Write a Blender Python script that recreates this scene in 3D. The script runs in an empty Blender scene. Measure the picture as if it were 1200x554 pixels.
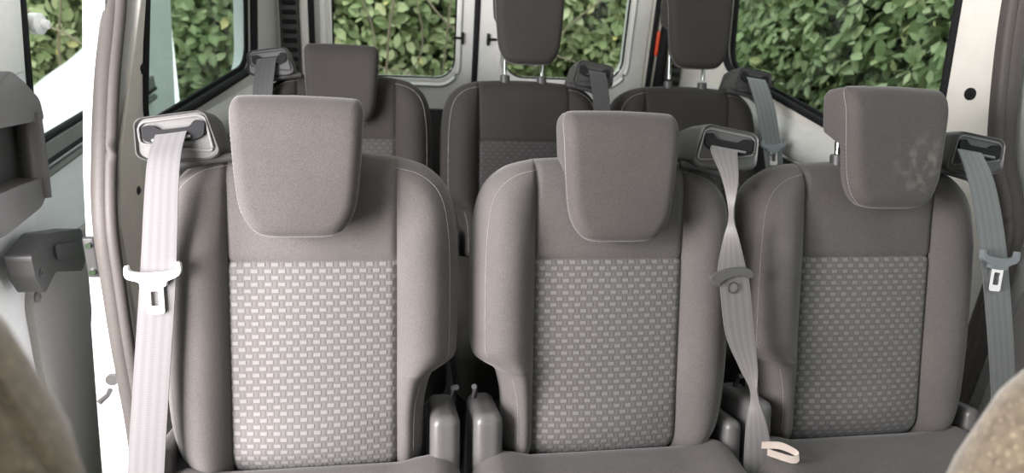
import bpy, bmesh, math, random
import numpy as np
from mathutils import Vector, Matrix
from mathutils.geometry import tessellate_polygon
random.seed(7); rng = np.random.default_rng(7)
col = bpy.context.scene.collection
PI = math.pi

# ------------------------------------------------------------------ materials
def nt(name):
    m = bpy.data.materials.new(name); m.use_nodes = True
    t = m.node_tree; b = t.nodes['Principled BSDF']
    return m, t, b
def N(t, typ, **k):
    n = t.nodes.new(typ)
    for a, v in k.items(): setattr(n, a, v)
    return n
def ramp(t, src, stops):
    r = N(t, 'ShaderNodeValToRGB'); e = r.color_ramp.elements
    while len(e) < len(stops): e.new(.5)
    for i, (p, c) in enumerate(stops): e[i].position = p; e[i].color = (*c, 1)
    t.links.new(src, r.inputs[0]); return r
def plain(name, c, rough=.5, metal=0, noise=.06, scale=40, bump=0.0, spec=.5):
    m, t, b = nt(name)
    tc = N(t, 'ShaderNodeTexCoord'); n = N(t, 'ShaderNodeTexNoise'); n.inputs['Scale'].default_value = scale
    n.inputs['Detail'].default_value = 3
    t.links.new(tc.outputs['Object'], n.inputs['Vector'])
    r = ramp(t, n.outputs['Fac'], [(.3, tuple(x*(1-noise) for x in c)), (.7, tuple(min(1, x*(1+noise)) for x in c))])
    t.links.new(r.outputs[0], b.inputs['Base Color'])
    b.inputs['Roughness'].default_value = rough; b.inputs['Metallic'].default_value = metal
    b.inputs['Specular IOR Level'].default_value = spec
    if bump:
        bp = N(t, 'ShaderNodeBump'); bp.inputs['Strength'].default_value = bump; bp.inputs['Distance'].default_value = .002
        t.links.new(n.outputs['Fac'], bp.inputs['Height']); t.links.new(bp.outputs[0], b.inputs['Normal'])
    return m
def fabric(name, c):
    m, t, b = nt(name)
    tc = N(t, 'ShaderNodeTexCoord')
    n1 = N(t, 'ShaderNodeTexNoise'); n1.inputs['Scale'].default_value = 900; n1.inputs['Detail'].default_value = 2
    n2 = N(t, 'ShaderNodeTexNoise'); n2.inputs['Scale'].default_value = 9; n2.inputs['Detail'].default_value = 4
    for n in (n1, n2): t.links.new(tc.outputs['Object'], n.inputs['Vector'])
    r1 = ramp(t, n1.outputs['Fac'], [(.3, tuple(x*.72 for x in c)), (.7, tuple(x*1.25 for x in c))])
    r2 = ramp(t, n2.outputs['Fac'], [(.3, (.88, .88, .88)), (.7, (1.08, 1.07, 1.06))])
    mx = N(t, 'ShaderNodeMixRGB', blend_type='MULTIPLY'); mx.inputs[0].default_value = 1
    t.links.new(r1.outputs[0], mx.inputs[1]); t.links.new(r2.outputs[0], mx.inputs[2])
    t.links.new(mx.outputs[0], b.inputs['Base Color'])
    b.inputs['Roughness'].default_value = .85; b.inputs['Sheen Weight'].default_value = .22 if c[0] > .05 else .06
    b.inputs['Sheen Roughness'].default_value = .4; b.inputs['Specular IOR Level'].default_value = .25
    bp = N(t, 'ShaderNodeBump'); bp.inputs['Strength'].default_value = .35; bp.inputs['Distance'].default_value = .0006
    t.links.new(n1.outputs['Fac'], bp.inputs['Height']); t.links.new(bp.outputs[0], b.inputs['Normal'])
    return m
def woven(name, base, light):
    # basket weave: small light rectangles offset row by row (UV in metres)
    m, t, b = nt(name)
    uv = N(t, 'ShaderNodeUVMap'); sp = N(t, 'ShaderNodeSeparateXYZ'); t.links.new(uv.outputs[0], sp.inputs[0])
    def M(op, a, bb=None):
        n = N(t, 'ShaderNodeMath', operation=op)
        for i, v in enumerate((a, bb)):
            if v is None: continue
            if isinstance(v, (int, float)): n.inputs[i].default_value = v
            else: t.links.new(v, n.inputs[i])
        return n.outputs[0]
    row = M('DIVIDE', sp.outputs[1], .0098); rf = M('FLOOR', row); rfr = M('FRACT', row)
    off = M('MULTIPLY', M('MODULO', M('ABSOLUTE', rf), 2.0), .5)
    cx = M('FRACT', M('ADD', M('DIVIDE', M('ADD', sp.outputs[0], 1.0), .0196), off))
    def band(x, lo, hi, s):
        return M('MINIMUM', M('MULTIPLY', M('SUBTRACT', x, lo), s), M('MULTIPLY', M('SUBTRACT', hi, x), s))
    a = M('MAXIMUM', M('MINIMUM', M('MINIMUM', band(cx, .04, .62, 14), band(rfr, .12, .88, 8)), 1.0), 0.0)
    bb = M('MAXIMUM', M('MINIMUM', M('MINIMUM', band(cx, .68, .98, 14), band(rfr, .02, .98, 14)), 1.0), 0.0)
    h = M('ADD', a, M('MULTIPLY', bb, .45))
    n = N(t, 'ShaderNodeTexNoise'); n.inputs['Scale'].default_value = 700
    tc = N(t, 'ShaderNodeTexCoord'); t.links.new(tc.outputs['Object'], n.inputs['Vector'])
    r = ramp(t, h, [(0, tuple(x*.9 for x in base)), (.45, base), (1, light)])
    r2 = ramp(t, n.outputs['Fac'], [(.3, (.85,)*3), (.7, (1.1,)*3)])
    mx = N(t, 'ShaderNodeMixRGB', blend_type='MULTIPLY'); mx.inputs[0].default_value = 1
    t.links.new(r.outputs[0], mx.inputs[1]); t.links.new(r2.outputs[0], mx.inputs[2])
    t.links.new(mx.outputs[0], b.inputs['Base Color'])
    b.inputs['Roughness'].default_value = .75; b.inputs['Sheen Weight'].default_value = .22 if base[0] > .05 else .05
    bp = N(t, 'ShaderNodeBump'); bp.inputs['Strength'].default_value = .55; bp.inputs['Distance'].default_value = .001
    t.links.new(h, bp.inputs['Height']); t.links.new(bp.outputs[0], b.inputs['Normal'])
    return m
def webbing(name, c):
    m, t, b = nt(name)
    uv = N(t, 'ShaderNodeUVMap'); w = N(t, 'ShaderNodeTexWave', wave_type='BANDS', bands_direction='X')
    w.inputs['Scale'].default_value = 1.3; t.links.new(uv.outputs[0], w.inputs[0])
    w2 = N(t, 'ShaderNodeTexWave', wave_type='BANDS', bands_direction='Y'); w2.inputs['Scale'].default_value = 160
    t.links.new(uv.outputs[0], w2.inputs[0])
    r = ramp(t, w.outputs['Fac'], [(.2, tuple(x*.9 for x in c)), (.8, tuple(x*1.06 for x in c))])
    t.links.new(r.outputs[0], b.inputs['Base Color'])
    b.inputs['Roughness'].default_value = .5; b.inputs['Sheen Weight'].default_value = .3
    bp = N(t, 'ShaderNodeBump'); bp.inputs['Strength'].default_value = .3; bp.inputs['Distance'].default_value = .0005
    t.links.new(w2.outputs['Fac'], bp.inputs['Height']); t.links.new(bp.outputs[0], b.inputs['Normal'])
    return m
def glass(name, tint, refl=.06):
    m = bpy.data.materials.new(name); m.use_nodes = True; t = m.node_tree; t.nodes.clear()
    o = N(t, 'ShaderNodeOutputMaterial'); tr = N(t, 'ShaderNodeBsdfTransparent'); gl = N(t, 'ShaderNodeBsdfGlossy')
    tr.inputs[0].default_value = (*tint, 1); gl.inputs['Roughness'].default_value = .03
    mx = N(t, 'ShaderNodeMixShader'); lw = N(t, 'ShaderNodeLayerWeight'); pw = N(t, 'ShaderNodeMath', operation='POWER'); pw.inputs[1].default_value = 4; fr = N(t, 'ShaderNodeMath', operation='MULTIPLY_ADD'); fr.inputs[1].default_value = .35; fr.inputs[2].default_value = refl*.4
    t.links.new(lw.outputs['Facing'], pw.inputs[0]); t.links.new(pw.outputs[0], fr.inputs[0]); t.links.new(fr.outputs[0], mx.inputs[0]); t.links.new(tr.outputs[0], mx.inputs[1]); t.links.new(gl.outputs[0], mx.inputs[2])
    t.links.new(mx.outputs[0], o.inputs[0]); return m
def leafmat(name, dark, mid, light):
    m, t, b = nt(name)
    at = N(t, 'ShaderNodeAttribute'); at.attribute_name = 'tone'
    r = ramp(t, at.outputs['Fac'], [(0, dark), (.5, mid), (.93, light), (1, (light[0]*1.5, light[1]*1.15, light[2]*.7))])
    t.links.new(r.outputs[0], b.inputs['Base Color']); b.inputs['Roughness'].default_value = .6; b.inputs['Specular IOR Level'].default_value = .3
    b.inputs['Transmission Weight'].default_value = 0.0
    b.inputs['Subsurface Weight'].default_value = 0.0
    return m
def fur(name):
    m, t, b = nt(name)
    tc = N(t, 'ShaderNodeTexCoord'); n = N(t, 'ShaderNodeTexNoise'); n.inputs['Scale'].default_value = 120
    v = N(t, 'ShaderNodeTexVoronoi'); v.inputs['Scale'].default_value = 190
    for x in (n, v): t.links.new(tc.outputs['Object'], x.inputs['Vector'])
    r = ramp(t, n.outputs['Fac'], [(.3, (.11, .08, .05)), (.7, (.22, .17, .11))])
    r2 = ramp(t, v.outputs['Distance'], [(.08, (.9, .78, .52)), (.28, (.0, .0, .0))])  # pale dots paint blurred glints into the fur colour
    mx = N(t, 'ShaderNodeMixRGB', blend_type='ADD'); mx.inputs[0].default_value = .3
    t.links.new(r.outputs[0], mx.inputs[1]); t.links.new(r2.outputs[0], mx.inputs[2])
    t.links.new(mx.outputs[0], b.inputs['Base Color']); b.inputs['Roughness'].default_value = .8
    b.inputs['Sheen Weight'].default_value = .5
    return m

FAB = fabric('grey_seat_fabric', (.105, .096, .091)); FABR = fabric('shaded_rear_fabric', (.030, .027, .025))  # rear copy of the seat fabric, back-row shade put into its colour
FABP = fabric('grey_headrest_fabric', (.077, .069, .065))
WOV = woven('woven_insert_fabric', (.112, .104, .099), (.178, .169, .163)); WOVR = woven('shaded_rear_insert', (.028, .026, .025), (.042, .039, .037))  # rear insert copy carries the same painted-in shade
def smudged():
    m = FABP.copy(); m.name = 'smudged_headrest_fabric'; t = m.node_tree; b = t.nodes['Principled BSDF']
    src = b.inputs['Base Color'].links[0].from_socket
    tc = N(t, 'ShaderNodeTexCoord'); d = N(t, 'ShaderNodeVectorMath', operation='DISTANCE'); d.inputs[1].default_value = (.038, -.030, .925)
    t.links.new(tc.outputs['Object'], d.inputs[0])
    n = N(t, 'ShaderNodeTexNoise'); n.inputs['Scale'].default_value = 55; n.inputs['Detail'].default_value = 5; t.links.new(tc.outputs['Object'], n.inputs['Vector'])
    r1 = ramp(t, d.outputs['Value'], [(.015, (1, 1, 1)), (.062, (0, 0, 0))]); r2 = ramp(t, n.outputs['Fac'], [(.46, (0, 0, 0)), (.68, (1, 1, 1))])
    mu = N(t, 'ShaderNodeMixRGB', blend_type='MULTIPLY'); mu.inputs[0].default_value = 1; t.links.new(r1.outputs[0], mu.inputs[1]); t.links.new(r2.outputs[0], mu.inputs[2])
    mx = N(t, 'ShaderNodeMixRGB'); mx.inputs[2].default_value = (.17, .155, .14, 1); t.links.new(mu.outputs[0], mx.inputs[0]); t.links.new(src, mx.inputs[1]); t.links.new(mx.outputs[0], b.inputs['Base Color'])
    return m
STI = plain('pale_thread', (.25, .238, .228), .7)
GAP = plain('dark_seam', (.03, .028, .027), .9)
PLA = plain('grey_plastic', (.085, .082, .079), .42, scale=300, bump=.1)
PLC = plain('cover_plastic', (.105, .10, .098), .36)
PLD = plain('dark_plastic', (.045, .044, .043), .45)
PLG = plain('mid_grey_plastic', (.165, .162, .158), .38)
CHR = plain('chrome', (.8, .8, .8), .12, 1, .02)
MET = plain('dark_metal', (.05, .05, .05), .5, .6)
WHP = plain('white_plastic', (.88, .87, .85), .35)
BLP = plain('blue_grey_plastic', (.17, .19, .20), .4)
W1 = webbing('pale_webbing', (.105, .098, .10)); W2 = webbing('grey_webbing', (.15, .142, .138)); W3 = webbing('blue_grey_webbing', (.12, .128, .126)); W4 = webbing('black_webbing', (.04, .04, .042))
PAINT = plain('pale_grey_paint', (.68, .68, .65), .35, noise=.03)
CREAM = plain('cream_paint', (.76, .73, .67), .35, noise=.03)
WHITE = plain('white_paint', (.86, .87, .87), .25, noise=.02)
RUB = plain('brown_grey_rubber', (.085, .074, .068), .6, scale=150, bump=.15)
BLK = plain('black_rubber', (.012, .012, .013), .75, spec=.2)
CARP = plain('dark_carpet', (.035, .034, .034), .95, scale=200, bump=.5)
HEAD = plain('pale_headliner', (.55, .54, .52), .9)
RED = plain('orange_red_plastic', (.75, .08, .03), .3)
TRIM = plain('grey_trim_card', (.36, .345, .325), .65, scale=200, bump=.05)
GL1 = glass('tinted_glass', (.80, .86, .84)); GL2 = glass('clear_glass', (.90, .93, .91))
FUR = fur('tan_fur_cover')
STRAP = plain('beige_strap', (.62, .52, .46), .55)
BARK = plain('brown_bark', (.30, .24, .17), .8)
GRASS = plain('grass_ground', (.05, .09, .03), .9, noise=.5, scale=20)
LEAF = leafmat('hedge_leaf', (.11, .15, .06), (.30, .37, .165), (.56, .60, .34))
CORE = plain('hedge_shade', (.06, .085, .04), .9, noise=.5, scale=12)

# ------------------------------------------------------------------ mesh helpers
class MB:
    def __init__(s): s.v = []; s.f = []; s.uv = []
    def add(s, v, f, uv=None):
        o = len(s.v); s.v += [tuple(p) for p in v]; s.f += [tuple(i+o for i in q) for q in f]
        s.uv += (uv if uv is not None else [(0, 0)]*len(v)); return s
    def build(s, name, mat, parent=None, smooth=True, bevel=0, recalc=True, loc=None):
        me = bpy.data.meshes.new(name); me.from_pydata(s.v, [], s.f); me.update()
        ul = me.uv_layers.new(name='UVMap')
        for l in me.loops: ul.data[l.index].uv = s.uv[l.vertex_index]
        if recalc:
            bm = bmesh.new(); bm.from_mesh(me); bmesh.ops.recalc_face_normals(bm, faces=bm.faces); bm.to_mesh(me); bm.free()
        if smooth:
            for p in me.polygons: p.use_smooth = True
        me.materials.append(mat)
        o = bpy.data.objects.new(name, me); col.objects.link(o)
        if parent: o.parent = parent
        if loc: o.location = loc
        if bevel:
            b = o.modifiers.new('b', 'BEVEL'); b.width = bevel; b.segments = 3; b.limit_method = 'ANGLE'; b.angle_limit = .6
        if smooth and hasattr(me, 'set_sharp_from_angle'): me.set_sharp_from_angle(angle=math.radians(50))
        return o
def tag(o, label=None, cat=None, group=None, kind=None):
    for k, v in (('label', label), ('category', cat), ('group', group), ('kind', kind)):
        if v: o[k] = v
    return o
def empty(name, loc=(0, 0, 0)):
    o = bpy.data.objects.new(name, None); o.empty_display_size = .05; o.location = loc; col.objects.link(o); return o
def grid_faces(nu, nv, closed_u=False):
    f = []
    for j in range(nv-1):
        for i in range(nu if closed_u else nu-1):
            a = j*nu+i; b = j*nu+(i+1) % nu; f.append((a, b, b+nu, a+nu))
    return f
def catmull(P, n=8, closed=False):
    P = [np.array(p, float) for p in P]; out = []; m = len(P)
    for i in range(m if closed else m-1):
        if closed: a, b, c, d = P[i-1], P[i], P[(i+1) % m], P[(i+2) % m]
        else: a, b, c, d = P[max(i-1, 0)], P[i], P[i+1], P[min(i+2, m-1)]
        for k in range(n):
            t = k/n; out.append(.5*((2*b)+(-a+c)*t+(2*a-5*b+4*c-d)*t*t+(-a+3*b-3*c+d)*t**3))
    if not closed: out.append(P[-1])
    return out
def tube(path, r, n=8, closed=False, rx=None, up=None):
    """sweep an ellipse; rx = second radius along `up` side"""
    P = [Vector(p) for p in path]; m = len(P); v = []
    for i in range(m):
        a = P[i-1] if (i or closed) else P[i]; b = P[(i+1) % m] if (i < m-1 or closed) else P[i]
        t = (b-a).normalized(); u = Vector(up) if up else (Vector((0, 0, 1)) if abs(t.z) < .9 else Vector((1, 0, 0)))
        s = t.cross(u).normalized(); w = s.cross(t).normalized(); rr = r[i] if isinstance(r, (list, tuple)) else r
        for k in range(n):
            an = 2*PI*k/n; v.append(P[i]+s*math.cos(an)*rr+w*math.sin(an)*(rx if rx else rr))
    f = grid_faces(n, m, True)
    if closed: f += [((m-1)*n+k, (m-1)*n+(k+1) % n, (k+1) % n, k) for k in range(n)]
    else: f += [tuple(range(n))[::-1], tuple((m-1)*n+k for k in range(n))]
    return v, f
def rbox(c, size, r, n=6, M=None, taper=None, fn=None):
    """rounded box"""
    bm = bmesh.new(); bmesh.ops.create_cube(bm, size=2); bmesh.ops.subdivide_edges(bm, edges=bm.edges, cuts=n*2-1, use_grid_fill=True)
    h = [s/2 for s in size]; v = []
    for q in bm.verts:
        p = []; d = []
        for k in range(3):
            x = q.co[k]; inner = h[k]-r; tt = abs(x); sg = 1 if x >= 0 else -1
            # half of the subdivisions go to the corner
            if tt <= .5: p.append(sg*inner*tt*2); d.append(0)
            else: p.append(sg*inner); d.append(sg*math.tan((tt-.5)*2*PI/4))
        L = math.sqrt(sum(x*x for x in d)); 
        P = Vector(p)
        if L > 0:
            mx = max(abs(x) for x in d); D = Vector(d)/L
            P = P+D*r
            # faces lying flat keep full extent
        v.append(P)
    # faces whose dominant axis is at +-1 always have d != 0 there, so all verts lie on the rounded shell
    if taper: v = [Vector(taper(p)) for p in v]
    if fn: v = [Vector(fn(p)) for p in v]
    v = [Vector(c)+(M @ p if M else p) for p in v]
    f = [tuple(x.index for x in fc.verts) for fc in bm.faces]; bm.free()
    return v, f
def rrect(x0, y0, x1, y1, r, n=6):
    out = []
    for cx, cy, a in ((x1-r, y0+r, -PI/2), (x1-r, y1-r, 0), (x0+r, y1-r, PI/2), (x0+r, y0+r, PI)):
        for k in range(n+1): out.append((cx+r*math.cos(a+PI/2*k/n), cy+r*math.sin(a+PI/2*k/n)))
    return out
def roundpoly(P, r, n=5):
    out = []; m = len(P)
    for i in range(m):
        a, b, c = (Vector(P[i-1]), Vector(P[i]), Vector(P[(i+1) % m])); d1 = (a-b); d2 = (c-b)
        rr = min(r, d1.length*.45, d2.length*.45); p = b+d1.normalized()*rr; q = b+d2.normalized()*rr
        for k in range(n+1):
            t = k/n; out.append(tuple((1-t)**2*p+2*t*(1-t)*b+t*t*q))
    return out
def slab(loops, mp, d0, d1):
    """flat polygon (first loop) with holes, between depths d0 and d1, mapped by mp(a, b, d)"""
    tris = tessellate_polygon([[Vector((a, b, 0)) for a, b in L] for L in loops])
    flat = [p for L in loops for p in L]; n = len(flat)
    v = [mp(a, b, d0) for a, b in flat]+[mp(a, b, d1) for a, b in flat]
    f = [tuple(t) for t in tris]+[tuple(i+n for i in t[::-1]) for t in tris]; o = 0
    for L in loops:
        m = len(L)
        for i in range(m): f.append((o+i, o+(i+1) % m, o+(i+1) % m+n, o+i+n))
        o += m
    return v, f
def ribbon(st, th=.0012, sub=6):
    """st: (centre, half width vector)"""
    C = catmull([s[0] for s in st], sub); H = catmull([s[1] for s in st], sub); v = []; uv = []; L = 0; K = 7
    for i, (c, h) in enumerate(zip(C, H)):
        t = C[min(i+1, len(C)-1)]-C[max(i-1, 0)]; nn = np.cross(t, h); nn = nn/(np.linalg.norm(nn)+1e-9)*th
        if i: L += np.linalg.norm(C[i]-C[i-1])
        for s in (1, -1):
            for k in range(K):
                x = (k/(K-1)*2-1)*s; v.append(c+h*x+nn*s); uv.append(((x+1)/2, L))
    return v, grid_faces(2*K, len(C), True), uv

# ------------------------------------------------------------------ seat frame
REC = .291; SR, CR = math.sin(REC), math.cos(REC); ZT = .80
def SP(u, v, w): return (u, v*SR-w*CR, ZT+v*CR+w*SR)
PITCH = .46
ROW = {0: (0, 0, 0), 1: (.012, .823, -.03)}
def WP(i, row, u, v, w):
    p = SP(u, v, w); r = ROW[row]; return np.array(((i-1)*PITCH+p[0]+r[0], p[1]+r[1], p[2]+r[2]))
def polydist(pts, poly, closed=True):
    P = np.array(pts)[:, None, :]; A = np.array(poly); B = np.roll(A, -1, 0)
    if not closed: A, B = A[:-1], B[:-1]
    d = B-A; L = (d*d).sum(1)+1e-12; t = np.clip(((P-A)*d).sum(2)/L, 0, 1); q = A+t[..., None]*d
    return np.sqrt(((P-q)**2).sum(2)).min(1)
def roll(d, R): 
    x = np.clip(1-d/R, 0, 1); return R*(1-np.sqrt(1-x*x))

SEAM = .122; VB = -.345; VT = .157
RIGHT = [(.160, VB), (.190, -.318), (.210, -.275), (.219, -.20), (.221, -.1), (.219, 0), (.216, .05)]
RTOP = [(.216, .05), (.209, .09), (.193, .122), (.162, .146), (SEAM, VT)]
LEFT = [(-.164, VB), (-.165, -.25), (-.170, -.212), (-.180, -.184), (-.200, -.171), (-.2155, -.156), (-.219, -.12), (-.219, 0), (-.216, .05)]
def top_v(u): return VT+.005*(1-(u/SEAM)**2)

def make_seat(sg):
    root = empty('van_seat'); S = lambda u, v, w: SP(u*sg, v, w)
    R = catmull(RIGHT, 8); T = catmull(RTOP, 8); Lf = catmull(LEFT, 8)
    TL = [np.array((-a[0], a[1])) for a in T]
    topc = [np.array((SEAM-2*SEAM*k/12, top_v(SEAM-2*SEAM*k/12))) for k in range(1, 12)]
    outline = R+T[1:]+topc+TL[::-1]+Lf[::-1][1:]          # open at the bottom
    def W(pts, width):
        P = np.array(pts); d = polydist(P, outline, False)
        au = np.abs(P[:, 0]); s = np.clip((au-SEAM)/np.maximum(width, .004), 0, 1)
        w = .030*np.sin(PI*s**.85)*np.clip(width/.07, 0, 1)*(1-.75*np.clip((P[:, 1]-.02)/.11, 0, 1))
        w += .004*(1-np.clip(au/SEAM, 0, 1)**2)
        w -= .0045*np.exp(-((au-SEAM)/.0035)**2)
        w -= .004*np.exp(-(P[:, 1]/.003)**2)*(au < SEAM)
        w += .010*np.exp(-((P[:, 1]+.27)/.04)**2)*(au < SEAM)*(1-(au/SEAM)**2)
        w -= .045*np.clip((-P[:, 1]-.29)/.055, 0, 1)**2
        return w-roll(d, .042)
    def patch(name, pts, nu, nv, wd, mat):
        w = W(pts, wd); b = MB(); b.add([S(p[0], p[1], ww) for p, ww in zip(pts, w)], grid_faces(nu, nv), [(p[0], p[1]) for p in pts])
        o = b.build(name, mat, root); return o
    nu = 44
    us = [-SEAM+2*SEAM*i/(nu-1) for i in range(nu)]
    pts = [(u, VB+(0-VB)*j/55) for j in range(56) for u in us]
    tag(patch('backrest_insert', pts, nu, 56, np.full(len(pts), .07), WOV), 'woven chequered centre panel of the backrest')
    pts = [(u, (top_v(u))*(1-(1-j/34)**1.6)) for j in range(35) for u in us]
    patch('backrest_panel', pts, nu, 35, np.full(len(pts), .07), FAB)
    for side in (1, -1):
        low = R if side == 1 else Lf; tp = T if side == 1 else TL
        rows = [((SEAM*side, p[1]), p) for p in low]
        rows += [((SEAM*side, .05+(VT-.05)*k/(len(tp)-1)), p) for k, p in enumerate(tp)][1:]
        pts = []; wd = []; n = 26
        for a, p in rows:
            for i in range(n):
                s = i/(n-1); s = 1-(1-s)**1.5
                pts.append((a[0]+(p[0]-a[0])*s, a[1]+(p[1]-a[1])*s)); wd.append(abs(p[0])-SEAM)
        patch('backrest_bolster', pts, n, len(rows), np.array(wd), FAB)
    # shell behind
    ring = [tuple(p) for p in outline]; c0 = np.array((0, -.09)); vs = []
    for w, k in ((-.036, .994), (-.05, .998), (-.075, .995), (-.10, .97), (-.118, .90)):
        for p in ring:
            q = c0+(np.array(p)-c0)*k; vs.append(S(q[0], q[1], w-.045*max(0, min(1, (-q[1]-.29)/.055))**2*(w > -.06)))
    m = len(ring); f = grid_faces(m, 5, True); f.append(tuple(4*m+i for i in range(m)))
    MB().add(vs, f).build('backrest_shell', FAB, root)
    # piping seam with stitches round the shoulders
    off = []; O = [np.array(p) for p in outline]
    for i in range(len(O)):
        t = O[min(i+1, len(O)-1)]-O[max(i-1, 0)]; t = t/np.linalg.norm(t); nrm = np.array((-t[1], t[0])); off.append(O[i]+nrm*.017)
    seg = [p for p in off if abs(p[0]) > SEAM-.012 and p[1] > -.30]
    for sd in (1, -1):
        sp = [p for p in seg if p[0]*sd > 0]; ww = W(sp, np.array([max(.02, abs(o[0])-SEAM+.017) for o in sp]))
        P = [S(p[0], p[1], w+.0006) for p, w in zip(sp, ww)]
        b = MB(); acc = 0; 
        Q = catmull(P, 5); run = []; b.add(*tube(Q[::3], .0004, 5))
        for i in range(1, len(Q)):
            acc += np.linalg.norm(Q[i]-Q[i-1])
            if (acc % .0060) < .0042: run.append(Q[i])
            else:
                if len(run) > 1: b.add(*tube(run, .0006, 5))
                run = []
        b.build('stitching', STI, root)
    # headrest
    hr = make_headrest(root, sg)
    # cushion
    def cf(p):
        x, y, z = p; zz = z
        if z > 0: zz += .012*max(0, min(1, (abs(x)-.12)/.05))-.006*math.exp(-((abs(x)-.132)/.004)**2)+.015*max(0, -y-.05)
        return (x, y, zz)
    b = MB(); b.add(*rbox((0, -.325, .435), (.445, .50, .14), .045, 14, fn=cf)); b.build('seat_cushion', FAB, root)
    for sx in (-1, 1):
        pth = [(sx*.132, -.125-.40*k/30, .5035+.015*max(0, .125+.40*k/30-.375)) for k in range(31)]
        b = MB(); b.add(*tube(pth, .0011, 6)); b.build('cushion_piping', STI, root)
    b = MB(); b.add(*rbox((0, -.30, .20), (.34, .36, .36), .02, 3)); b.build('seat_pedestal', MET, root)
    b = MB(); b.add(*rbox((0, -.30, .012), (.40, .46, .03), .01, 3)); b.build('base_rail', MET, root)
    # recliner cover in the notch, tall plastic with a rounded crown
    Mx = Matrix(((1, 0, 0), (0, SR, -CR), (0, CR, SR)))
    def rc(u, v, w, su, sv, sw, r, name, mat, fn=None):
        b = MB(); b.add(*rbox(S(u, v, w), (su, sv, sw), r, 6, M=Mx, fn=fn)); return b.build(name, mat, root)
    rc(-.1965, -.375, -.035, .046, .27, .125, .016, 'recliner_cover', PLC)
    rc(.215, -.42, -.03, .03, .30, .12, .014, 'side_cover', PLC)
    b = MB(); b.add(*tube([S(-.212, -.232, -.04), S(-.212, -.212, -.03), S(-.216, -.206, -.012)], .0045, 8)); b.build('recliner_lever', PLD, root)
    # belt guide on the shoulder
    g = empty('belt_guide'); g.parent = root
    poly = roundpoly([(.122, .158), (.140, .212), (.150, .217), (.230, .204), (.238, .196), (.236, .150), (.222, .143), (.135, .147)], .010)
    cx, cy = .182, .178; vs = []; m = len(poly)
    for w, k in ((.016, .90), (.0205, .955), (.019, .985), (.012, 1.0), (-.04, .98), (-.085, .86), (-.092, .75)):
        for p in poly: vs.append(S(cx+(p[0]-cx)*k+(.0 if w > 0 else -.12*(w)*-1*.3), cy+(p[1]-cy)*k, w))
    f = grid_faces(m, 7, True)+[tuple(6*m+i for i in range(m)), tuple(range(m))[::-1]]
    MB().add(vs, f).build('guide_housing', PLA, g)
    Lp = roundpoly([(.133, .160), (.144, .206), (.152, .209), (.225, .197), (.231, .190), (.229, .168), (.21, .1655), (.150, .1605)], .007)
    ring = catmull([(p[0], p[1]) for p in Lp], 1, True)
    MB().add(*tube([S(p[0], p[1], .0185) for p in ring], .0016, 6, True)).build('guide_trim', PLG, g)
    slot = roundpoly([(.143, .201), (.157, .203), (.163, .193), (.202, .187), (.212, .194), (.226, .191), (.224, .172), (.208, .1675), (.158, .174), (.145, .181)], .005)
    b = MB(); v_, f_ = slab([slot], lambda a, c, d: S(a, c, d), .012, .0225); b.add(v_, f_); b.build('guide_slot', BLK, g)
    b = MB(); b.add(*rbox(S(.187, .176, .024), (.052, .0045, .005), .002, 3, M=Matrix(((1, 0, 0), (0, SR, -CR), (0, CR, SR))) @ Matrix.Rotation(-.14*sg, 3, 'Z'))); b.build('guide_lip', PLG, g)
    # collar under the guide, hugging the shoulder
    b = MB(); b.add(*tube([S(.112, .152, .0), S(.14, .148, .006), (S(.18, .138, .008)), S(.212, .118, .0)], .007, 8)); b.build('guide_collar', PLD, g)
    return root, hr

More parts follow.
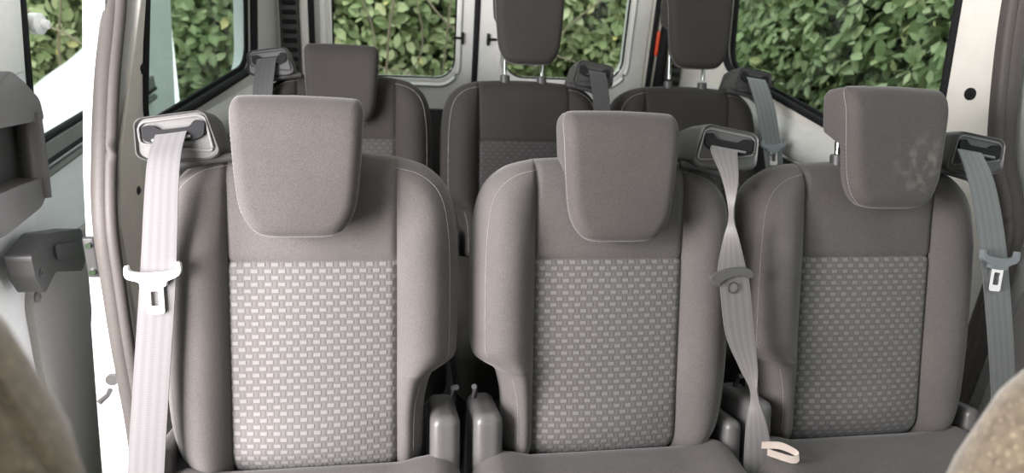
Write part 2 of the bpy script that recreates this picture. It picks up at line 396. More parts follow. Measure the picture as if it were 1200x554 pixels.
def make_headrest(root, sg):
    h = empty('headrest'); h.parent = root
    ctrl = [(0, .041), (.045, .043), (.066, .057), (.079, .085), (.085, .135), (.089, .195), (.0895, .220), (.084, .233), (.070, .237), (0, .239)]
    half = catmull(ctrl, 6); out = half+[np.array((-p[0], p[1])) for p in half[::-1]][1:-1]
    c0 = np.array((0, .145)); n = len(out); rings = 16; pts = []
    for j in range(rings+1):
        k = 1-(1-j/rings)**1.7 if j else 0
        for p in out: pts.append(tuple(c0+(p-c0)*k))
    pts = np.array(pts); d = polydist(pts, np.array(out))
    wf = .066-roll(d, .017)+.003*(1-np.clip(np.abs(pts[:, 0])/.09, 0, 1)**2)-.02*np.clip((pts[:, 1]-.19)/.05, 0, 1)**2
    def back(v):
        t = np.clip((v-.140)/.03, 0, 1); t = t*t*(3-2*t); return .012-.046*t
    wb = back(pts[:, 1])+roll(d, .022)
    wf = np.maximum(wf, wb+.004)
    vs = [SP(p[0], p[1], w) for p, w in zip(pts, wf)]; f = grid_faces(n, rings+1, True)
    o = len(vs); vs += [SP(p[0]*.97, p[1], w) for p, w in zip(pts, wb)]; f += [tuple(i+o for i in q[::-1]) for q in grid_faces(n, rings+1, True)]
    a = rings*n
    ks = [.25, .5, .75]; prev = a; 
    for kk in ks:
        s = len(vs)
        for i in range(n):
            A = np.array(vs[a+i]); B = np.array(vs[o+a+i]); vs.append(tuple(A+(B-A)*kk+np.array((out[i][0]*.02, 0, 0))))
        f += [(prev+i, prev+(i+1) % n, s+(i+1) % n, s+i) for i in range(n)]; prev = s
    f += [(prev+i, prev+(i+1) % n, o+a+(i+1) % n, o+a+i) for i in range(n)]
    b = MB(); b.add(vs, f); pad = b.build('headrest_pad', FABP, h)
    P = [np.array(SP(p[0]*1.004, c0[1]+(p[1]-c0[1])*1.004, .047 - .02*max(0, min(1, (p[1]-.19)/.05))**2)) for p in out]
    P = catmull(P, 6, True); b = MB(); run = []; acc = 0; b.add(*tube(P[::3], .0004, 5, True))
    for i in range(1, len(P)):
        acc += np.linalg.norm(P[i]-P[i-1])
        if (acc % .0062) < .0044: run.append(P[i])
        else:
            if len(run) > 1: b.add(*tube(run, .0006, 5))
            run = []
    b.build('stitching', STI, h)
    for sx in (-1, 1):
        b = MB(); b.add(*tube([SP(sx*.05, .02, -.026), SP(sx*.05, .20, -.026)], .0055, 12)); b.build('headrest_post', CHR, h)
    for sx in (-1, 1):
        b = MB(); b.add(*tube([SP(sx*.05, .140, -.026), SP(sx*.05, .172, -.026), SP(sx*.05, .174, -.026)], [.013, .013, .010], 14))
        b.build('post_bushing', PLD, root)
    h.location = (-.012, 0, 0)
    return h

def copy_tree(o, parent=None):
    c = o.copy(); col.objects.link(c)
    if parent: c.parent = parent
    for ch in o.children: copy_tree(ch, c)
    return c
seatR, hrR = make_seat(1); seatL, hrL = make_seat(-1)
slots = [(0, 0, seatL, 0.0, 'pale-lit grey fabric seat at the left of the front row, next to the open door'),
         (1, 0, seatR, -.008, 'middle seat of the front row, grey fabric with a lowered headrest'),
         (2, 0, seatR, .045, 'right seat of the front row, grey fabric with dusty smudges on its headrest'),
         (0, 1, seatL, -.012, 'shade-toned rear row seat behind the front left one, headrest pushed down'),
         (1, 1, seatR, .153, 'shade-toned middle seat of the rear row, headrest raised on two chrome posts'),
         (2, 1, seatR, .160, 'shade-toned right seat of the rear row, raised headrest before the ribbed strip')]
used = {}
def hr_of(r): return [c for c in r.children if c.name.startswith('headrest')][0]
plan = []
for i, row, src, dv, lab in slots:
    s = src if src.name not in used else copy_tree(src); plan.append((s, i, row, dv, lab, src)); used[src.name] = 1
for s, i, row, dv, lab, src in plan:
    r = ROW[row]; s.location = ((i-1)*PITCH+r[0], r[1], r[2] if row == 0 else r[2])
    h = hr_of(s); h.location = ([-.016, -.003, -.001][i] if row == 0 else [-.010, 0, .002][i], dv*SR, dv*CR)
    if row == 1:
        def dark(o):  # fabrics swap to the copies with painted shade, belt guides to dark plastic
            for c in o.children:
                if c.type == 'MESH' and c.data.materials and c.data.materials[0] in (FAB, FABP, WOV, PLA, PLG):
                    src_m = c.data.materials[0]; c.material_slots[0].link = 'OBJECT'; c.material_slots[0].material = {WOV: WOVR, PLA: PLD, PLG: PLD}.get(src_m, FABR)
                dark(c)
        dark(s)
    tag(s, lab, 'seat', 'front row van seats' if row == 0 else 'rear row van seats')
front_seats = [p[0] for p in plan if p[2] == 0]
pad = [c for c in hr_of(front_seats[2]).children if c.name.startswith('headrest_pad')][0]
pad.material_slots[0].link = 'OBJECT'; pad.material_slots[0].material = smudged()
# pull strap on the right seat
st = [((-.218, -.150, .536), (0, .001, .0055)), ((-.19, -.156, .538), (0, .002, .0055)), ((-.168, -.164, .531), (0, .003, .005)), ((-.162, -.170, .526), (0, .003, .005)), ((-.174, -.172, .522), (0, .002, .0055)), ((-.212, -.160, .530), (0, .001, .0055))]
b = MB(); b.add(*ribbon([(np.array(c), np.array(h)) for c, h in st], .001)); strap = b.build('pull_strap', STRAP, front_seats[2]); strap['label'] = 'beige fabric pull strap'

# ------------------------------------------------------------------ seat belts
def tongue(root, i, row, u, v, w, ang, kind, mat):
    t = empty('belt_tongue'); t.parent = root; ca, sa = math.cos(ang), math.sin(ang)
    P = lambda a, b_, c: WP(i, row, u+a*ca-b_*sa, v+a*sa+b_*ca, w+c)
    if kind == 'ring':
        path = catmull([(-.034, -.010), (-.036, -.002), (-.020, .006), (.004, .010), (.026, .007), (.034, -.002), (.030, -.008), (.005, -.003), (-.018, -.010), (-.026, -.018)], 5, True)
        b = MB(); b.add(*slab([[tuple(p) for p in path]], lambda a, c, d: tuple(P(a, c, d)), -.004, .006)); b.build('tongue_bar', mat, t, bevel=.0025)
        b = MB(); b.add(*tube([tuple(P(.001+.0085*math.cos(k*PI/10), -.022+.0085*math.sin(k*PI/10), .003)) for k in range(20)], .0009, 6, True)); b.build('button_ring', PLD, root)
        b = MB(); b.add(*tube([tuple(P(.001, -.022, -.004)), tuple(P(.001, -.022, .0022))], .0075, 18)); b.build('stop_button', W2, root)
        return
    path = catmull([(-.035, .010), (-.031, .012), (-.027, .004), (0, .001), (.027, .004), (.031, .014), (.036, .012), (.034, -.003), (.018, -.011), (.014, -.018), (-.014, -.018), (-.018, -.011), (-.034, -.004)], 5, True)
    b = MB(); b.add(*slab([[tuple(p) for p in path]], lambda a, c, d: tuple(P(a, c, d)), -.003, .007)); b.build('tongue_bar', mat, t, bevel=.0025)
    o = rrect(-.0115, -.056, .0115, -.014, .004, 4); hole = rrect(-.0055, -.045, .0055, -.024, .002, 3)
    b = MB(); b.add(*slab([o, hole], lambda a, c, d: tuple(P(a, c, d)), .000, .0035)); b.build('tongue_plate', CHR if mat != WHP else WHP, t, bevel=.0006, smooth=False)
def belt(i, row, st, mat, label, tg=None, loc=None):
    root = empty('seat_belt', (0, 0, 0)); tag(root, label, 'seat belt', 'shoulder belts of the front row' if row == 0 else 'shoulder belts of the rear row')
    S_ = []
    for (u, v, w, hu, hv, hw) in st:
        z = np.array(SP(hu, hv, hw))-np.array(SP(0, 0, 0)); S_.append((WP(i, row, u, v, w), z))
    b = MB(); b.add(*ribbon(S_)); b.build('belt_webbing', mat, root)
    if tg: tongue(root, i, row, *tg)
    return root
belt(0, 0, [(-.187, .184, .014, .0205, .003, 0), (-.1875, .176, .030, .0205, .003, 0), (-.192, .13, .050, .021, 0, 0), (-.203, -.02, .050, .023, 0, 0), (-.215, -.15, .050, .0235, 0, 0), (-.227, -.29, .050, .024, 0, 0), (-.236, -.42, .045, .024, 0, 0), (-.24, -.60, .01, .024, 0, 0)], W1,
     'pale belt webbing with a white tongue, hanging over the front left seat edge', (-.207, -.008, .054, .04, 'plate', WHP))
belt(1, 0, [(.183, .180, .016, .0225, -.004, 0), (.172, .172, .030, .0225, -.003, 0), (.175, .13, .048, .012, -.002, .004), (.1795, .074, .050, .0015, 0, .005), (.181, .035, .050, .011, 0, .006), (.183, -.010, .053, .0235, .001, 0), (.189, -.035, .053, .025, 0, 0), (.201, -.115, .055, .023, 0, .003), (.216, -.17, .06, .013, 0, .006), (.229, -.214, .06, .0025, 0, .007), (.236, -.27, .06, .015, 0, .008), (.243, -.35, .06, .026, 0, 0), (.246, -.45, .05, .024, 0, 0), (.246, -.60, .01, .024, 0, 0)], W2,
     'twisted grey seat belt with a round stop button, beside the front middle seat', (.1825, -.018, .054, .05, 'ring', PLA))
belt(2, 0, [(.170, .182, .014, .0235, -.003, 0), (.158, .176, .032, .0240, -.003, 0), (.170, .12, .050, .0245, 0, 0), (.2035, -.0015, .050, .0255, 0, 0), (.245, -.234, .050, .0245, 0, 0), (.262, -.40, .045, .0245, 0, 0), (.265, -.6, .01, .0245, 0, 0)], W3,
     'grey-green seat belt with metal tongue plate hanging right of the front right seat', (.205, .003, .056, -.10, 'plate', BLP))
belt(2, 1, [(.187, .184, .014, .026, -.003, 0), (.1865, .176, .030, .028, -.003, 0), (.205, .10, .050, .028, 0, 0), (.229, .001, .050, .027, 0, 0), (.241, -.06, .050, .027, 0, 0), (.26, -.15, .050, .026, 0, 0), (.27, -.4, .04, .025, 0, 0)], W3,
     'grey belt with blue-grey tongue hanging from the rear right seat shoulder', (.229, .003, .056, .06, 'plate', BLP))
belt(1, 1, [(.187, .184, .014, .023, -.003, 0), (.190, .176, .030, .023, -.003, 0), (.198, .085, .050, .023, 0, 0), (.21, -.10, .050, .023, 0, 0), (.22, -.4, .04, .023, 0, 0)], W4,
     'black belt hanging from the rear middle seat shoulder, behind a front headrest')
belt(0, 1, [(-.187, .184, .014, .023, .003, 0), (-.190, .176, .030, .023, .003, 0), (-.198, .085, .050, .023, 0, 0), (-.21, -.10, .050, .023, 0, 0), (-.22, -.4, .04, .023, 0, 0)], W4,
     'black belt on the far left rear seat shoulder, in front of the quarter window')

# ------------------------------------------------------------------ van body
def struct(o, cat=None): o['kind'] = 'structure'; return o
def wl(y): return -.86+(y-.40)*(.13/.85)       # inner faces of the tapering side walls
def wr(y): return .86-(y-.40)*(.12/.85)
def mapL(y, z, d): return (wl(y)-d-.05*max(0, z-1.2), y, z)
def mapR(y, z, d): return (wr(y)+d+.05*max(0, z-1.2), y, z) if False else (wr(y)+d-.05*max(0, z-1.2), y, z)
mapL = lambda y, z, d: (wl(y)-d+.05*max(0, z-1.2), y, z)
YR = 1.50
# window apertures
qL = roundpoly([(.535, .838), (1.255, .862), (1.33, 1.42), (.70, 1.42)], .075, 8)
qR = roundpoly([(.375, .835), (.62, .845), (1.24, .925), (1.30, 1.42), (.45, 1.42)], .075, 8)
b = MB(); b.add(*slab([[(.37, .70), (.40, .0), (YR, 0), (YR, 1.95), (.78, 1.95), (.69, 1.4), (.575, 1.1), (.50, .98), (.42, .80)], qL], mapL, 0, .035))
struct(b.build('wall_left', PAINT, None, smooth=False, bevel=.004))
b = MB(); b.add(*slab([[(.16, .70), (.25, .0), (YR, 0), (YR, 1.95), (.34, 1.95), (.30, 1.25), (.26, 1.0), (.22, .88)], qR], mapR, 0, .035))
struct(b.build('wall_right', CREAM, None, smooth=False, bevel=.004))
def offset_loop(L, k):
    c = sum((Vector(p) for p in L), Vector((0, 0)))/len(L); return [tuple(c+(Vector(p)-c)*(1+k/ (Vector(p)-c).length)) for p in L]
for nm, q, mp in (('window_1', qL, mapL), ('window_2', qR, mapR)):
    b = MB(); b.add(*slab([offset_loop(q, .015)], mp, .028, .032)); w = struct(b.build(nm, GL1, None, smooth=False))
    P = [mp(a, c, .004) for a, c in q]; b = MB(); b.add(*tube(P, .011, 8, True)); b.build('window_seal', BLK, w)
    b = MB(); b.add(*slab([offset_loop(q, .006), offset_loop(q, -.020)], mp, .020, .027)); b.build('black_border', BLK, w, smooth=False)
# pressed ledge under each quarter window
for nm, mp, y0, y1, mt in (('trim_1', mapL, .62, 1.45, PAINT), ('trim_2', mapR, .42, 1.45, PAINT)):
    b = MB(); z = .775
    prof = [(0, z-.06), (-.022, z-.045), (-.030, z-.01), (-.024, z+.02), (-.008, z+.035), (0, z+.045)]
    v = []; 
    for y in (y0, y1):
        for d, zz in prof: v.append(mp(y, zz+(.07*max(0, y-.75) if nm == 'trim_2' else 0), d))
    n = len(prof); b.add(v, [(i, i+1, i+1+n, i+n) for i in range(n-1)]+[tuple(range(n)), tuple(range(n, 2*n))[::-1]])
    struct(b.build(nm, mt, None))
# dark lower trim cards
for nm, mp, y0 in (('trim_3', mapL, .50), ('trim_4', mapR, .30)):
    b = MB(); b.add(*slab([roundpoly([(y0, .02), (YR-.01, .02), (YR-.01, .70 if nm == 'trim_3' else .79), (.95, .71 if nm == 'trim_3' else .735), (y0, .70)], .03)], mp, -.012, .004)); struct(b.build(nm, PLD, None, smooth=False, bevel=.003))
# rear wall: surround + two doors
mapB = lambda x, z, d: (x, YR+d, z)
b = MB(); b.add(*slab([[(-.74, 0), (.72, 0), (.72, 1.95), (-.74, 1.95)], rrect(-.585, .10, .575, 1.72, .08)], mapB, -.05, .03)); struct(b.build('wall_rear', CREAM, None, smooth=False, bevel=.006))
wins = [rrect(-.522, .803, -.112, 1.50, .065, 8), rrect(.055, .815, .492, 1.50, .075, 8)]
for n, (x0, x1, q) in enumerate(((-.578, -.052, wins[0]), (-.036, .568, wins[1]))):
    b = MB(); b.add(*slab([rrect(x0, .11, x1, 1.71, .06), q], mapB, .0, .05)); d = struct(b.build('door_%d' % (n+2), PAINT, None, smooth=False, bevel=.010))
    # rounded inner pressing round the window
    P = [mapB(a, c, .004) for a, c in offset_loop(q, .022)]; b = MB(); b.add(*tube(P, .016, 8, True, rx=.008)); b.build('window_surround', PAINT, d)
    b = MB(); b.add(*slab([offset_loop(q, .012)], mapB, .030, .034)); g = b.build('window_pane', GL2, d, smooth=False)
    P = [mapB(a, c, .010) for a, c in q]; b = MB(); b.add(*tube(P, .006, 6, True)); b.build('window_seal', BLK, d)
    b = MB(); b.add(*slab([rrect(x0+.05, .16, x1-.05, .70, .04)], mapB, -.015, .004)); b.build('trim_card', PLD, d, smooth=False, bevel=.004)
    xs = -.095 if n == 0 else .0
    b = MB(); b.add(*rbox((xs-.012 if n == 0 else xs+.012, YR-.008, .945), (.030, .012, .008), .003, 3)); b.add(*rbox((xs+.004 if n == 0 else xs-.004, YR-.010, .945), (.008, .014, .04), .003, 3)); b.build('door_stay', BLK, d)
    b = MB(); b.add(*tube([((x0+x1)/2-.01, YR-.002, .765), ((x0+x1)/2-.01, YR-.006, .765)], .006, 10)); b.build('round_plug', PLD, d)
b = MB(); b.add(*rbox((-.044, YR+.005, .91), (.020, .03, 1.60), .008, 4)); struct(b.build('trim_5', BLK, None))
loop = rrect(-.582, .105, .572, 1.715, .08)
b = MB(); b.add(*tube([mapB(a, c, -.052) for a, c in loop], .010, 8, True)); struct(b.build('trim_6', BLK, None))
# thick rear pillar seal at the right and reflector
b = MB(); b.add(*tube([(.600, YR-.065, .10), (.602, YR-.065, .8), (.604, YR-.065, 1.2), (.60, YR-.065, 1.7)], .020, 10, rx=.014)); struct(b.build('trim_7', BLK, None))
b = MB(); b.add(*rbox((.583, YR-.06, .965), (.012, .02, .085), .005, 3)); tag(b.build('reflector', RED, None), 'thin orange-red reflector strip on the rear right door frame', 'reflector')
# ribbed strips on the rear corner pillars
for sx, lab in ((-.648, 'black ribbed strip on the rear left corner pillar, above the seat belt guide'), (.655, 'black ribbed strip half hidden behind the rear right headrest')):
    r = empty('ribbed_strip', (sx, YR-.05, .70)); tag(r, lab, 'pillar strip')
    b = MB(); b.add(*rbox((0, -.008, .30), (.062, .02, .74), .006, 4)); b.build('strip_back', PLD, r)
    b = MB()
    for k in range(24): b.add(*rbox((0, -.022, -.04+k*.029), (.044, .014, .014), .005, 3))
    b.build('strip_ribs', BLK, r)
# pillar hardware
def disc(c, nrm, r, t, mat, name, parent=None, ring=False):
    n = Vector(nrm).normalized(); a = Vector(c); b = MB()
    b.add(*tube([a, a+n*t, a+n*t*1.3], [r, r, r*.7], 20))
    if ring: b.add(*tube([a+n*t*1.3, a+n*t*1.9, a+n*t*2], [r*.45, r*.42, r*.25], 16))
    return b.build(name, mat, parent)
tag(disc(mapR(.333, 1.025, 0), (-1, -.15, 0), .013, .004, BLK, 'round_plug', None, True), 'round black plug on the cream pillar by the right window', 'plug')
tag(disc(mapL(.548, .975, -.001), (1, -.15, 0), .011, .004, BLK, 'round_plug', None, True), 'black oval plug on the cream pillar left of the quarter window', 'plug')
tag(disc(mapL(.470, .745, -.001), (1, -.15, 0), .012, .004, PLD, 'round_plug', None, True), 'lower dark plug half behind the pale left belt', 'plug')
b = MB(); b.add(*slab([rrect(.362, 1.190, .368, 1.26, .002, 3)], mapR, -.002, .002)); tag(b.build('pillar_slot', BLK, None, smooth=False), 'thin black slot cover high on the right cream pillar', 'slot cover')
# cream skin on left pillar
b = MB(); b.add(*slab([[(.385, .70), (.40, .10), (.50, .10), (.47, .60), (.50, .80), (.515, .90), (.60, 1.1), (.71, 1.42), (.73, 1.9), (.70, 1.9), (.685, 1.4), (.575, 1.1), (.505, .98), (.425, .84)]], mapL, -.006, .002)); struct(b.build('trim_8', CREAM, None, smooth=False, bevel=.003))
# door seals (fat rubber bulbs)
sealL = catmull([(-.865, .66, 1.6), (-.87, .60, 1.22), (-.87, .555, 1.102), (-.87, .463, .973), (-.87, .392, .844), (-.87, .347, .729), (-.87, .340, .602), (-.87, .337, .473), (-.87, .342, .302), (-.87, .335, .186), (-.87, .30, .08)], 8)
b = MB(); b.add(*tube(sealL, .024, 12, rx=.020, up=(1, 0, 0))); b.add(*tube([p+np.array((.016, -.012, 0)) for p in sealL], .012, 8)); struct(b.build('trim_9', RUB, None))
sealR = catmull([(.87, .35, 1.7), (.87, .31, 1.35), (.872, .296, 1.218), (.872, .262, 1.074), (.872, .214, .928), (.872, .165, .855), (.872, .135, .795), (.872, .129, .74), (.872, .121, .667), (.872, .12, .4), (.872, .12, .05)], 8)
b = MB(); b.add(*tube(sealR, .027, 12, rx=.022, up=(1, 0, 0))); b.add(*tube([p+np.array((-.018, -.012, 0)) for p in sealR], .011, 8)); struct(b.build('trim_10', RUB, None))
# white jamb of the open left side, angled outwards
JO = [(-.965, .70, 1.5), (-.955, .66, 1.22), (-.948, .619, 1.094), (-.935, .544, 1.005), (-.925, .474, .903), (-.922, .422, .80), (-.921, .392, .707), (-.93, .396, .633), (-.941, .401, .507), (-.95, .409, .474), (-.973, .434, .312), (-.984, .438, .197), (-.979, .404, .097), (-.975, .39, .01)]
def seal_y(z):
    q = sorted((p[2], p[1]) for p in sealL); return float(np.interp(z, [a for a, _ in q], [c for _, c in q]))
b = MB(); v = []
for x, y, z in JO: v += [(-.862, seal_y(z)+.016, z), (x, y, z), (x, y+.12, z)]
b.add(v, grid_faces(3, len(JO))); struct(b.build('trim_11', WHITE, None))
# small fittings on the jamb
cp = empty('catch_plate', (-.912, .380, .642)); tag(cp, 'black bolted catch plate on the white left door jamb', 'catch plate')
b = MB(); b.add(*rbox((0, -.008, 0), (.022, .012, .085), .004, 4)); b.build('plate', PLD, cp)
for z in (-.028, .028): b = MB(); b.add(*tube([(0, -.013, z), (0, -.020, z)], .006, 10)); b.build('bolt', CHR, cp)
b = MB(); p = (-.925, .385, .33); b.add(*tube([(p[0], p[1]-.002, p[2]), (p[0], p[1]-.018, p[2]-.002), (p[0]-.012, p[1]-.035, p[2]-.008)], [.006, .005, .006], 8)); b.add(*tube([(p[0]+.01, p[1]-.004, p[2]+.03), (p[0]+.01, p[1]-.012, p[2]+.03)], .013, 12))
tag(b.build('jamb_peg', PLA, None), 'small grey peg sticking out of the white sill jamb', 'peg')
# outer skin behind the quarter window on the left
b = MB(); b.add(*slab([[(.50, 0), (YR, 0), (YR, 1.95), (.72, 1.95), (.50, 1.0)], offset_loop(qL, .03)], mapL, .038, .07)); struct(b.build('wall_outer', WHITE, None, smooth=False))

# ceiling, floor, front side of the right wall
b = MB(); b.add(*rbox((0, -.45, 1.98), (1.94, 4.1, .06), .01, 2)); struct(b.build('ceiling', HEAD, None, smooth=False))
b = MB(); b.add(*rbox((0, -.45, -.03), (1.9, 4.0, .06), .01, 2)); struct(b.build('floor', CARP, None, smooth=False))
mapRF = lambda y, z, d: (.905+d-.05*max(0, z-1.2), y, z)
qF = rrect(-1.55, .98, .04, 1.55, .08)
b = MB(); b.add(*slab([[(-2.45, 0), (.17, 0), (.14, .70), (.20, .86), (.28, 1.05), (.33, 1.4), (.36, 1.95), (-2.45, 1.95)], qF], mapRF, 0, .04)); d4 = struct(b.build('door_4', WHITE, None, smooth=False, bevel=.004))
b = MB(); b.add(*slab([offset_loop(qF, .012)], mapRF, .018, .022)); b.build('window_pane', GL1, d4, smooth=False)
b = MB(); b.add(*slab([roundpoly([(-1.8, .08), (.08, .08), (.08, .72), (-1.8, .72)], .05)], mapRF, -.015, .003)); b.build('trim_card', TRIM, d4, smooth=False, bevel=.004)

mapF = lambda x, z, d: (x, -2.45+d, z)  # unseen van front, added to hold back light from ahead
b = MB(); b.add(*slab([[(-.95, 0), (.95, 0), (.95, 1.95), (-.95, 1.95)], rrect(-.78, 1.0, .78, 1.62, .1)], mapF, -.04, .0)); struct(b.build('wall_front', PLD, None, smooth=False))
b = MB(); b.add(*slab([offset_loop(rrect(-.78, 1.0, .78, 1.62, .1), .01)], mapF, -.022, -.018)); struct(b.build('window_3', GL2, None, smooth=False))
mapLF = lambda y, z, d: (-.95-d, y, z)  # unseen left front door, added to close off light there too
b = MB(); b.add(*slab([[(-2.45, 0), (-.95, 0), (-.95, 1.95), (-2.45, 1.95)], rrect(-2.2, 1.0, -1.1, 1.6, .1)], mapLF, -.04, .0)); struct(b.build('door_5', WHITE, None, smooth=False))
b = MB(); b.add(*slab([offset_loop(rrect(-2.2, 1.0, -1.1, 1.6, .1), .01)], mapLF, -.022, -.018)); struct(b.build('window_4', GL2, None, smooth=False))
# ------------------------------------------------------------------ open sliding door outside on the left
XD = -1.08
mapD = lambda y, z, d: (XD-d, y, z)
dw = roundpoly([(.60, .80), (1.40, .80), (1.46, 1.42), (.74, 1.42)], .06, 8)
door = [(.18, -.16), (1.62, -.16), (1.66, .60), (1.76, 1.0), (1.72, 1.72), (.55, 1.72), (.38, 1.05), (.22, .74)]
b = MB(); b.add(*slab([roundpoly(door, .05), dw], mapD, 0, .045)); sd = struct(b.build('door_1', WHITE, None, smooth=False, bevel=.008))
tag(sd, 'white sliding door slid open outside the left quarter window', None)
b = MB(); b.add(*slab([offset_loop(dw, .012)], mapD, .024, .028)); b.build('window_pane', GL2, sd, smooth=False)
b = MB(); b.add(*tube([mapD(a, c, -.002) for a, c in dw], .008, 8, True)); b.build('window_seal', BLK, sd)
b = MB(); b.add(*slab([[(.58, .745), (1.44, .745), (1.44, .792), (.585, .792)]], mapD, -.010, .002)); b.build('sill_band', PLG, sd, smooth=False, bevel=.003)
b = MB(); b.add(*tube([(XD+.008, .57, .752), (XD+.008, 1.44, .752)], .0065, 8)); b.build('lower_seal', BLK, sd)
b = MB(); b.add(*tube([(XD+.004, .57, .725), (XD+.004, 1.44, .725)], .009, 8)); b.build('ribbed_edge', PLG, sd)
# window front post, pale grey
b = MB(); b.add(*slab([[(.40, .95), (.60, .95), (.74, 1.5), (.52, 1.5)]], mapD, -.012, .002)); b.build('window_post', PAINT, sd, smooth=False, bevel=.004)
disc((XD+.004, .685, 1.035), (1, -.2, 0), .022, .018, WHP, 'window_catch', sd, True)
# lower grey trim card with rounded front corner
b = MB(); b.add(*slab([roundpoly([(.40, -.10), (1.20, -.10), (1.20, .515), (.80, .55), (.50, .575), (.435, .52)], .07, 8)], mapD, -.016, .002)); b.build('trim_card', TRIM, sd, smooth=False, bevel=.004)
disc((XD+.017, .455, .545-.03), (1, 0, 0), .011, .004, PLG, 'trim_button', sd, True)
# latch arm: chunky grey handle
def armp(pts, x0, x1, name, mat):
    b = MB(); b.add(*slab([roundpoly(pts, .012)], lambda a, c, d: (XD+d, a, c), x0, x1)); return b.build(name, mat, sd, smooth=False, bevel=.006)
armp([(.365, .600), (.365, .650), (.45, .660), (.60, .610), (.60, .540), (.57, .520), (.45, .575), (.43, .570), (.39, .555)], .018, .065, 'latch_handle', PLD)
armp([(.455, .632), (.57, .592), (.57, .565), (.455, .598)], .064, .070, 'handle_recess', PLD)
disc((XD+.063, .392, .600), (1, 0, 0), .010, .003, PLD, 'handle_screw', sd, True)
# tall grey grab housing near the front edge of the door
b = MB()
b.add(*slab([roundpoly([(.20, .925), (.474, .885), (.470, .925), (.425, .965), (.385, .992), (.20, 1.02)], .012)], lambda a, c, d: (XD+d, a, c), .0, .085)); b.build('grab_housing_cap', PLA, sd, smooth=False, bevel=.010)
b = MB(); b.add(*slab([roundpoly([(.18, .74), (.46, .74), (.49, .90), (.18, .95)], .01)], lambda a, c, d: (XD+d, a, c), .0, .045)); b.build('grab_housing_back', PLD, sd, smooth=False, bevel=.004)
b = MB(); b.add(*tube([(XD+.070, .425, .745), (XD+.070, .436, .81), (XD+.068, .450, .905)], .016, 12, rx=.024, up=(1, 0, 0))); b.build('grab_bar', PLA, sd)
b = MB(); b.add(*slab([roundpoly([(.20, .745), (.257, .735), (.40, .735), (.43, .752), (.425, .785), (.33, .80), (.20, .815)], .012)], lambda a, c, d: (XD+d, a, c), .0, .085)); b.build('grab_housing_base', PLA, sd, smooth=False, bevel=.010)

# ------------------------------------------------------------------ fur covered front seats, out of focus
def fur_seat(cx, label, y0, zc, hw=.235, r=.12):
    root = empty('covered_front_seat', (cx, y0, 0)); tag(root, label, 'seat', 'fur covered seats nearest the camera')
    def rz(p):
        return p
    H = zc+r-.45; b = MB(); v, f = rbox((0, 0, .45+H/2), (hw*2, .15, H), .07, 10)
    # round the upper corners in the x-z plane
    out = []
    for q in v:
        x, y, z = q; cxr = hw-r
        if z > zc-.05:
            t = min(1, (z-(zc-.05))/(r+.05)); lim = (hw-r)+r*math.sqrt(max(0, 1-t*t*.999)); x = x/hw*max(lim, .02)
        out.append(Vector((x, y, z))+Vector(rng.normal(0, .0007, 3)))
    b.add(out, f); b.build('backrest', FUR, root)
    b = MB(); b.add(*rbox((0, -.28, .43), (hw*2, .50, .14), .05, 6)); b.build('seat_cushion', FUR, root)
    b = MB(); b.add(*rbox((0, -.24, .19), (.36, .38, .38), .02, 3)); b.build('seat_pedestal', MET, root)
fur_seat(-.498-.235, 'blurred tan fur covered seat back in the bottom left corner', -.72, 1.025)
fur_seat(.0+.235, 'blurred tan fur covered seat back in the bottom right corner', -.72, .945)

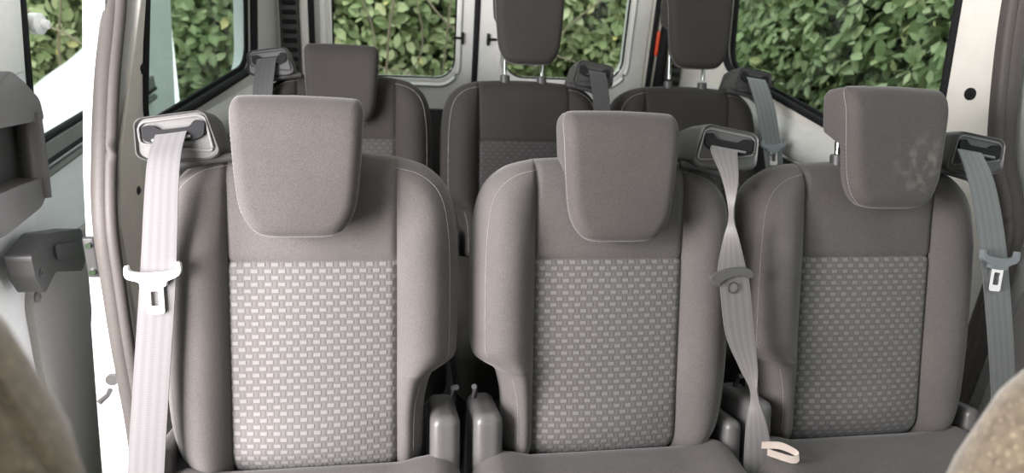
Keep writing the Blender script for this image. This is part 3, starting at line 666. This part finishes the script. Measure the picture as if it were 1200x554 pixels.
# ------------------------------------------------------------------ outside
b = MB(); b.add([(-9, -6, -.36), (9, -6, -.36), (9, 9, -.36), (-9, 9, -.36)], [(0, 1, 2, 3)]); o = struct(b.build('ground', GRASS, None, smooth=False))
def hedge(name, label, A, B, z0, z1, n, thick, size, face, bulge=.12):
    """leaves scattered through the face layer of a hedge running A -> B"""
    A = np.array(A, float); B = np.array(B, float); D = B-A; L = np.linalg.norm(D); D /= L; F_ = np.array(face, float)
    s = rng.random(n)*L; z = z0+(z1-z0)*rng.random(n); dep = rng.random(n)**1.3*thick
    bul = bulge*(np.sin(s*3.1+z*2.2)+np.sin(s*7.3-z*4.9)*.5+np.sin(z*9+s*2)*.3)
    c = np.zeros((n, 3)); c[:, :2] = A+D*s[:, None]+F_*(bul-dep)[:, None]; c[:, 2] = z
    out = np.array((F_[0], F_[1], .45))
    nr = out+rng.normal(0, .55, (n, 3)); nr /= np.linalg.norm(nr, axis=1)[:, None]
    t = rng.normal(0, 1, (n, 3)); t[:, 2] -= .6; t -= (t*nr).sum(1)[:, None]*nr; t /= np.linalg.norm(t, axis=1)[:, None]
    w = np.cross(nr, t); ln = size*(.6+.75*rng.random(n)); wd = ln*(.24+.10*rng.random(n))
    prof = [(-.5, 0), (-.22, .85), (.08, 1), (.34, .6), (.5, 0)]
    V = []
    # 8 verts: base, 3 left, 3 mid, 3 right, tip -> folded along the rib
    def P(a, bb, lift): return c+t*(ln*a)[:, None]+w*(wd*bb)[:, None]+nr*(ln*lift)[:, None]
    vs = [P(-.5, 0, 0), P(-.2, .85, .05), P(-.2, 0, -.02), P(-.2, -.85, .05), P(.15, .9, .02), P(.15, 0, -.05), P(.15, -.9, .02), P(.5, 0, -.14)]
    V = np.stack(vs, 1).reshape(-1, 3)
    base = np.arange(n)[:, None]*8
    tri = np.array([[0, 2, 1], [0, 3, 2], [4, 5, 7], [5, 6, 7]]); quad = np.array([[1, 2, 5, 4], [2, 3, 6, 5]])
    T = (base[:, None, :]+tri[None]).reshape(-1, 3); Q = (base[:, None, :]+quad[None]).reshape(-1, 4)
    me = bpy.data.meshes.new(name); nl = T.size+Q.size; npoly = len(T)+len(Q)
    me.vertices.add(len(V)); me.vertices.foreach_set('co', V.ravel().astype(np.float32))
    me.loops.add(nl); me.loops.foreach_set('vertex_index', np.concatenate([T.ravel(), Q.ravel()]).astype(np.int32))
    me.polygons.add(npoly); st = np.concatenate([np.arange(len(T))*3, T.size+np.arange(len(Q))*4]).astype(np.int32)
    me.polygons.foreach_set('loop_start', st)
    me.update(calc_edges=True)
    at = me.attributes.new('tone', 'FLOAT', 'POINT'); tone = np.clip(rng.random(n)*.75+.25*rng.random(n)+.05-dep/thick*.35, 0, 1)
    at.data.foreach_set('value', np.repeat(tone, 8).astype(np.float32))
    me.materials.append(LEAF); me.materials.append(CORE)
    o = bpy.data.objects.new(name, me); col.objects.link(o); tag(o, label, 'hedge', None, 'stuff')
    # shaded core
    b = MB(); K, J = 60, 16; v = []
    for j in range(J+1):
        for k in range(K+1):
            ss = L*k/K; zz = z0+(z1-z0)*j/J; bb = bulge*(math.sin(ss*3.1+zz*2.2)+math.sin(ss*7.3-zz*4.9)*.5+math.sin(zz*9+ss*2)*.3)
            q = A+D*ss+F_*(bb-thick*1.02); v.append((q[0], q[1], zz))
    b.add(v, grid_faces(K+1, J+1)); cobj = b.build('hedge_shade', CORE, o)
    return o
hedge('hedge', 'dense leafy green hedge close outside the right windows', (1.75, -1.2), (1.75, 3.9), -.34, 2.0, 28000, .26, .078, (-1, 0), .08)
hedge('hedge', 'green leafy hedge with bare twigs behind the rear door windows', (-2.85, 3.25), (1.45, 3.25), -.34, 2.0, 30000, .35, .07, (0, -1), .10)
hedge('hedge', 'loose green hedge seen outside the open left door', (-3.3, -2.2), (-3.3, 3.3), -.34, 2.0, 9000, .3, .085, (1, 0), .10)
tw = [((-.52, 2.95, .2), (-.40, 2.88, .75), (-.62, 2.86, 1.25)), ((-.38, 2.95, .35), (-.15, 2.88, .72), (-.30, 2.86, 1.3)), ((-.80, 2.9, .55), (-.45, 2.86, .62), (-.12, 2.86, .55)),
      ((-.30, 2.85, .95), (.02, 2.82, .80), (.25, 2.9, .5)), ((-.06, 2.95, .3), (-.02, 2.86, .85), (.03, 2.86, 1.4)), ((.35, 2.95, .35), (.62, 2.86, .85), (1.0, 2.82, 1.2)), ((.30, 2.9, .62), (.55, 2.84, .70), (.95, 2.86, .62)),
      ((-2.15, 2.9, .75), (-1.85, 2.84, .70), (-1.5, 2.86, .45)), ((-1.95, 2.95, .5), (-1.85, 2.86, .95), (-1.9, 2.84, 1.3))]
for k, p in enumerate(tw):
    p = ((p[0][0]-.05, p[0][1]+.02, -.36),)+p
    P = catmull(p, 6); b = MB(); b.add(*tube([q+np.array((0, 0, .01*math.sin(i*1.7))) for i, q in enumerate(P)], [.008-.005*i/len(P) for i in range(len(P))], 6))
    tag(b.build('bare_twig', BARK, None), 'thin bare brown twig standing in front of the hedge leaves', 'twig', 'bare twigs outside the rear windows')
# pale curved panel seen through the sliding door window
P = catmull([(-2.6, 1.9, .20), (-2.1, 1.95, .36), (-1.80, 2.0, .54), (-1.66, 2.0, .65), (-1.55, 2.0, .73), (-1.47, 2.0, .81), (-1.40, 2.0, .93), (-1.30, 2.0, 1.02), (-1.15, 2.0, 1.05)], 6)
v = []; n = 0
for p in P:
    n += 1
    for k in range(7):
        a = k/6*PI/2; v.append((p[0]+0, p[1]+.10-.10*math.cos(a)*0-.10*math.sin(a), p[2]-.10*(1-math.sin(a)) if False else p[2]-.0-.06*(1-math.cos(a))))
    v.append((p[0], p[1], -.2))
b = MB(); b.add(v, grid_faces(8, n)); tag(b.build('curved_panel', WHITE, None), 'white curved panel standing outside, seen through the sliding door window', 'vehicle panel')

# ------------------------------------------------------------------ light
w = bpy.data.worlds.new('World'); bpy.context.scene.world = w; w.use_nodes = True
t = w.node_tree; bg = t.nodes['Background']; tc = N(t, 'ShaderNodeTexCoord'); sp = N(t, 'ShaderNodeSeparateXYZ')
t.links.new(tc.outputs['Generated'], sp.inputs[0])
r = ramp(t, sp.outputs[2], [(0, (.55, .58, .55)), (.5, (.82, .88, .95)), (1, (.95, .98, 1.0))]); t.links.new(r.outputs[0], bg.inputs[0]); bg.inputs[1].default_value = 3.4
def area(name, loc, target, size, power, color):
    l = bpy.data.lights.new(name, 'AREA'); l.shape = 'RECTANGLE'; l.size, l.size_y = size; l.energy = power; l.color = color
    o = bpy.data.objects.new(name, l); o.location = loc; o.rotation_euler = (Vector(target)-Vector(loc)).to_track_quat('-Z', 'Y').to_euler(); col.objects.link(o); return o
area('door_daylight', (-1.45, -.85, 1.0), (-.25, .0, .62), (.9, 1.0), 118, (1.0, .95, .965))

# ------------------------------------------------------------------ camera
cd = bpy.data.cameras.new('Camera'); cam = bpy.data.objects.new('Camera', cd); col.objects.link(cam)
yaw, pit, rol = .193, .389, .072
F_ = Vector((math.sin(yaw)*math.cos(pit), math.cos(yaw)*math.cos(pit), -math.sin(pit))); R_ = Vector((math.cos(yaw), -math.sin(yaw), 0)); U_ = R_.cross(F_)
R2 = R_*math.cos(rol)+U_*math.sin(rol); U2 = U_*math.cos(rol)-R_*math.sin(rol)
Mx = Matrix((R2, U2, -F_)).transposed().to_4x4(); Mx.translation = (-.359, -1.004, 1.258); cam.matrix_world = Mx
cd.sensor_width = 36; cd.sensor_fit = 'HORIZONTAL'; cd.lens = 36*840/1200; cd.clip_start = .02
cd.dof.use_dof = True; cd.dof.focus_distance = 1.15; cd.dof.aperture_fstop = 4.5
sc = bpy.context.scene; sc.camera = cam
sc.view_settings.view_transform = 'Standard'; sc.view_settings.exposure = 0.0
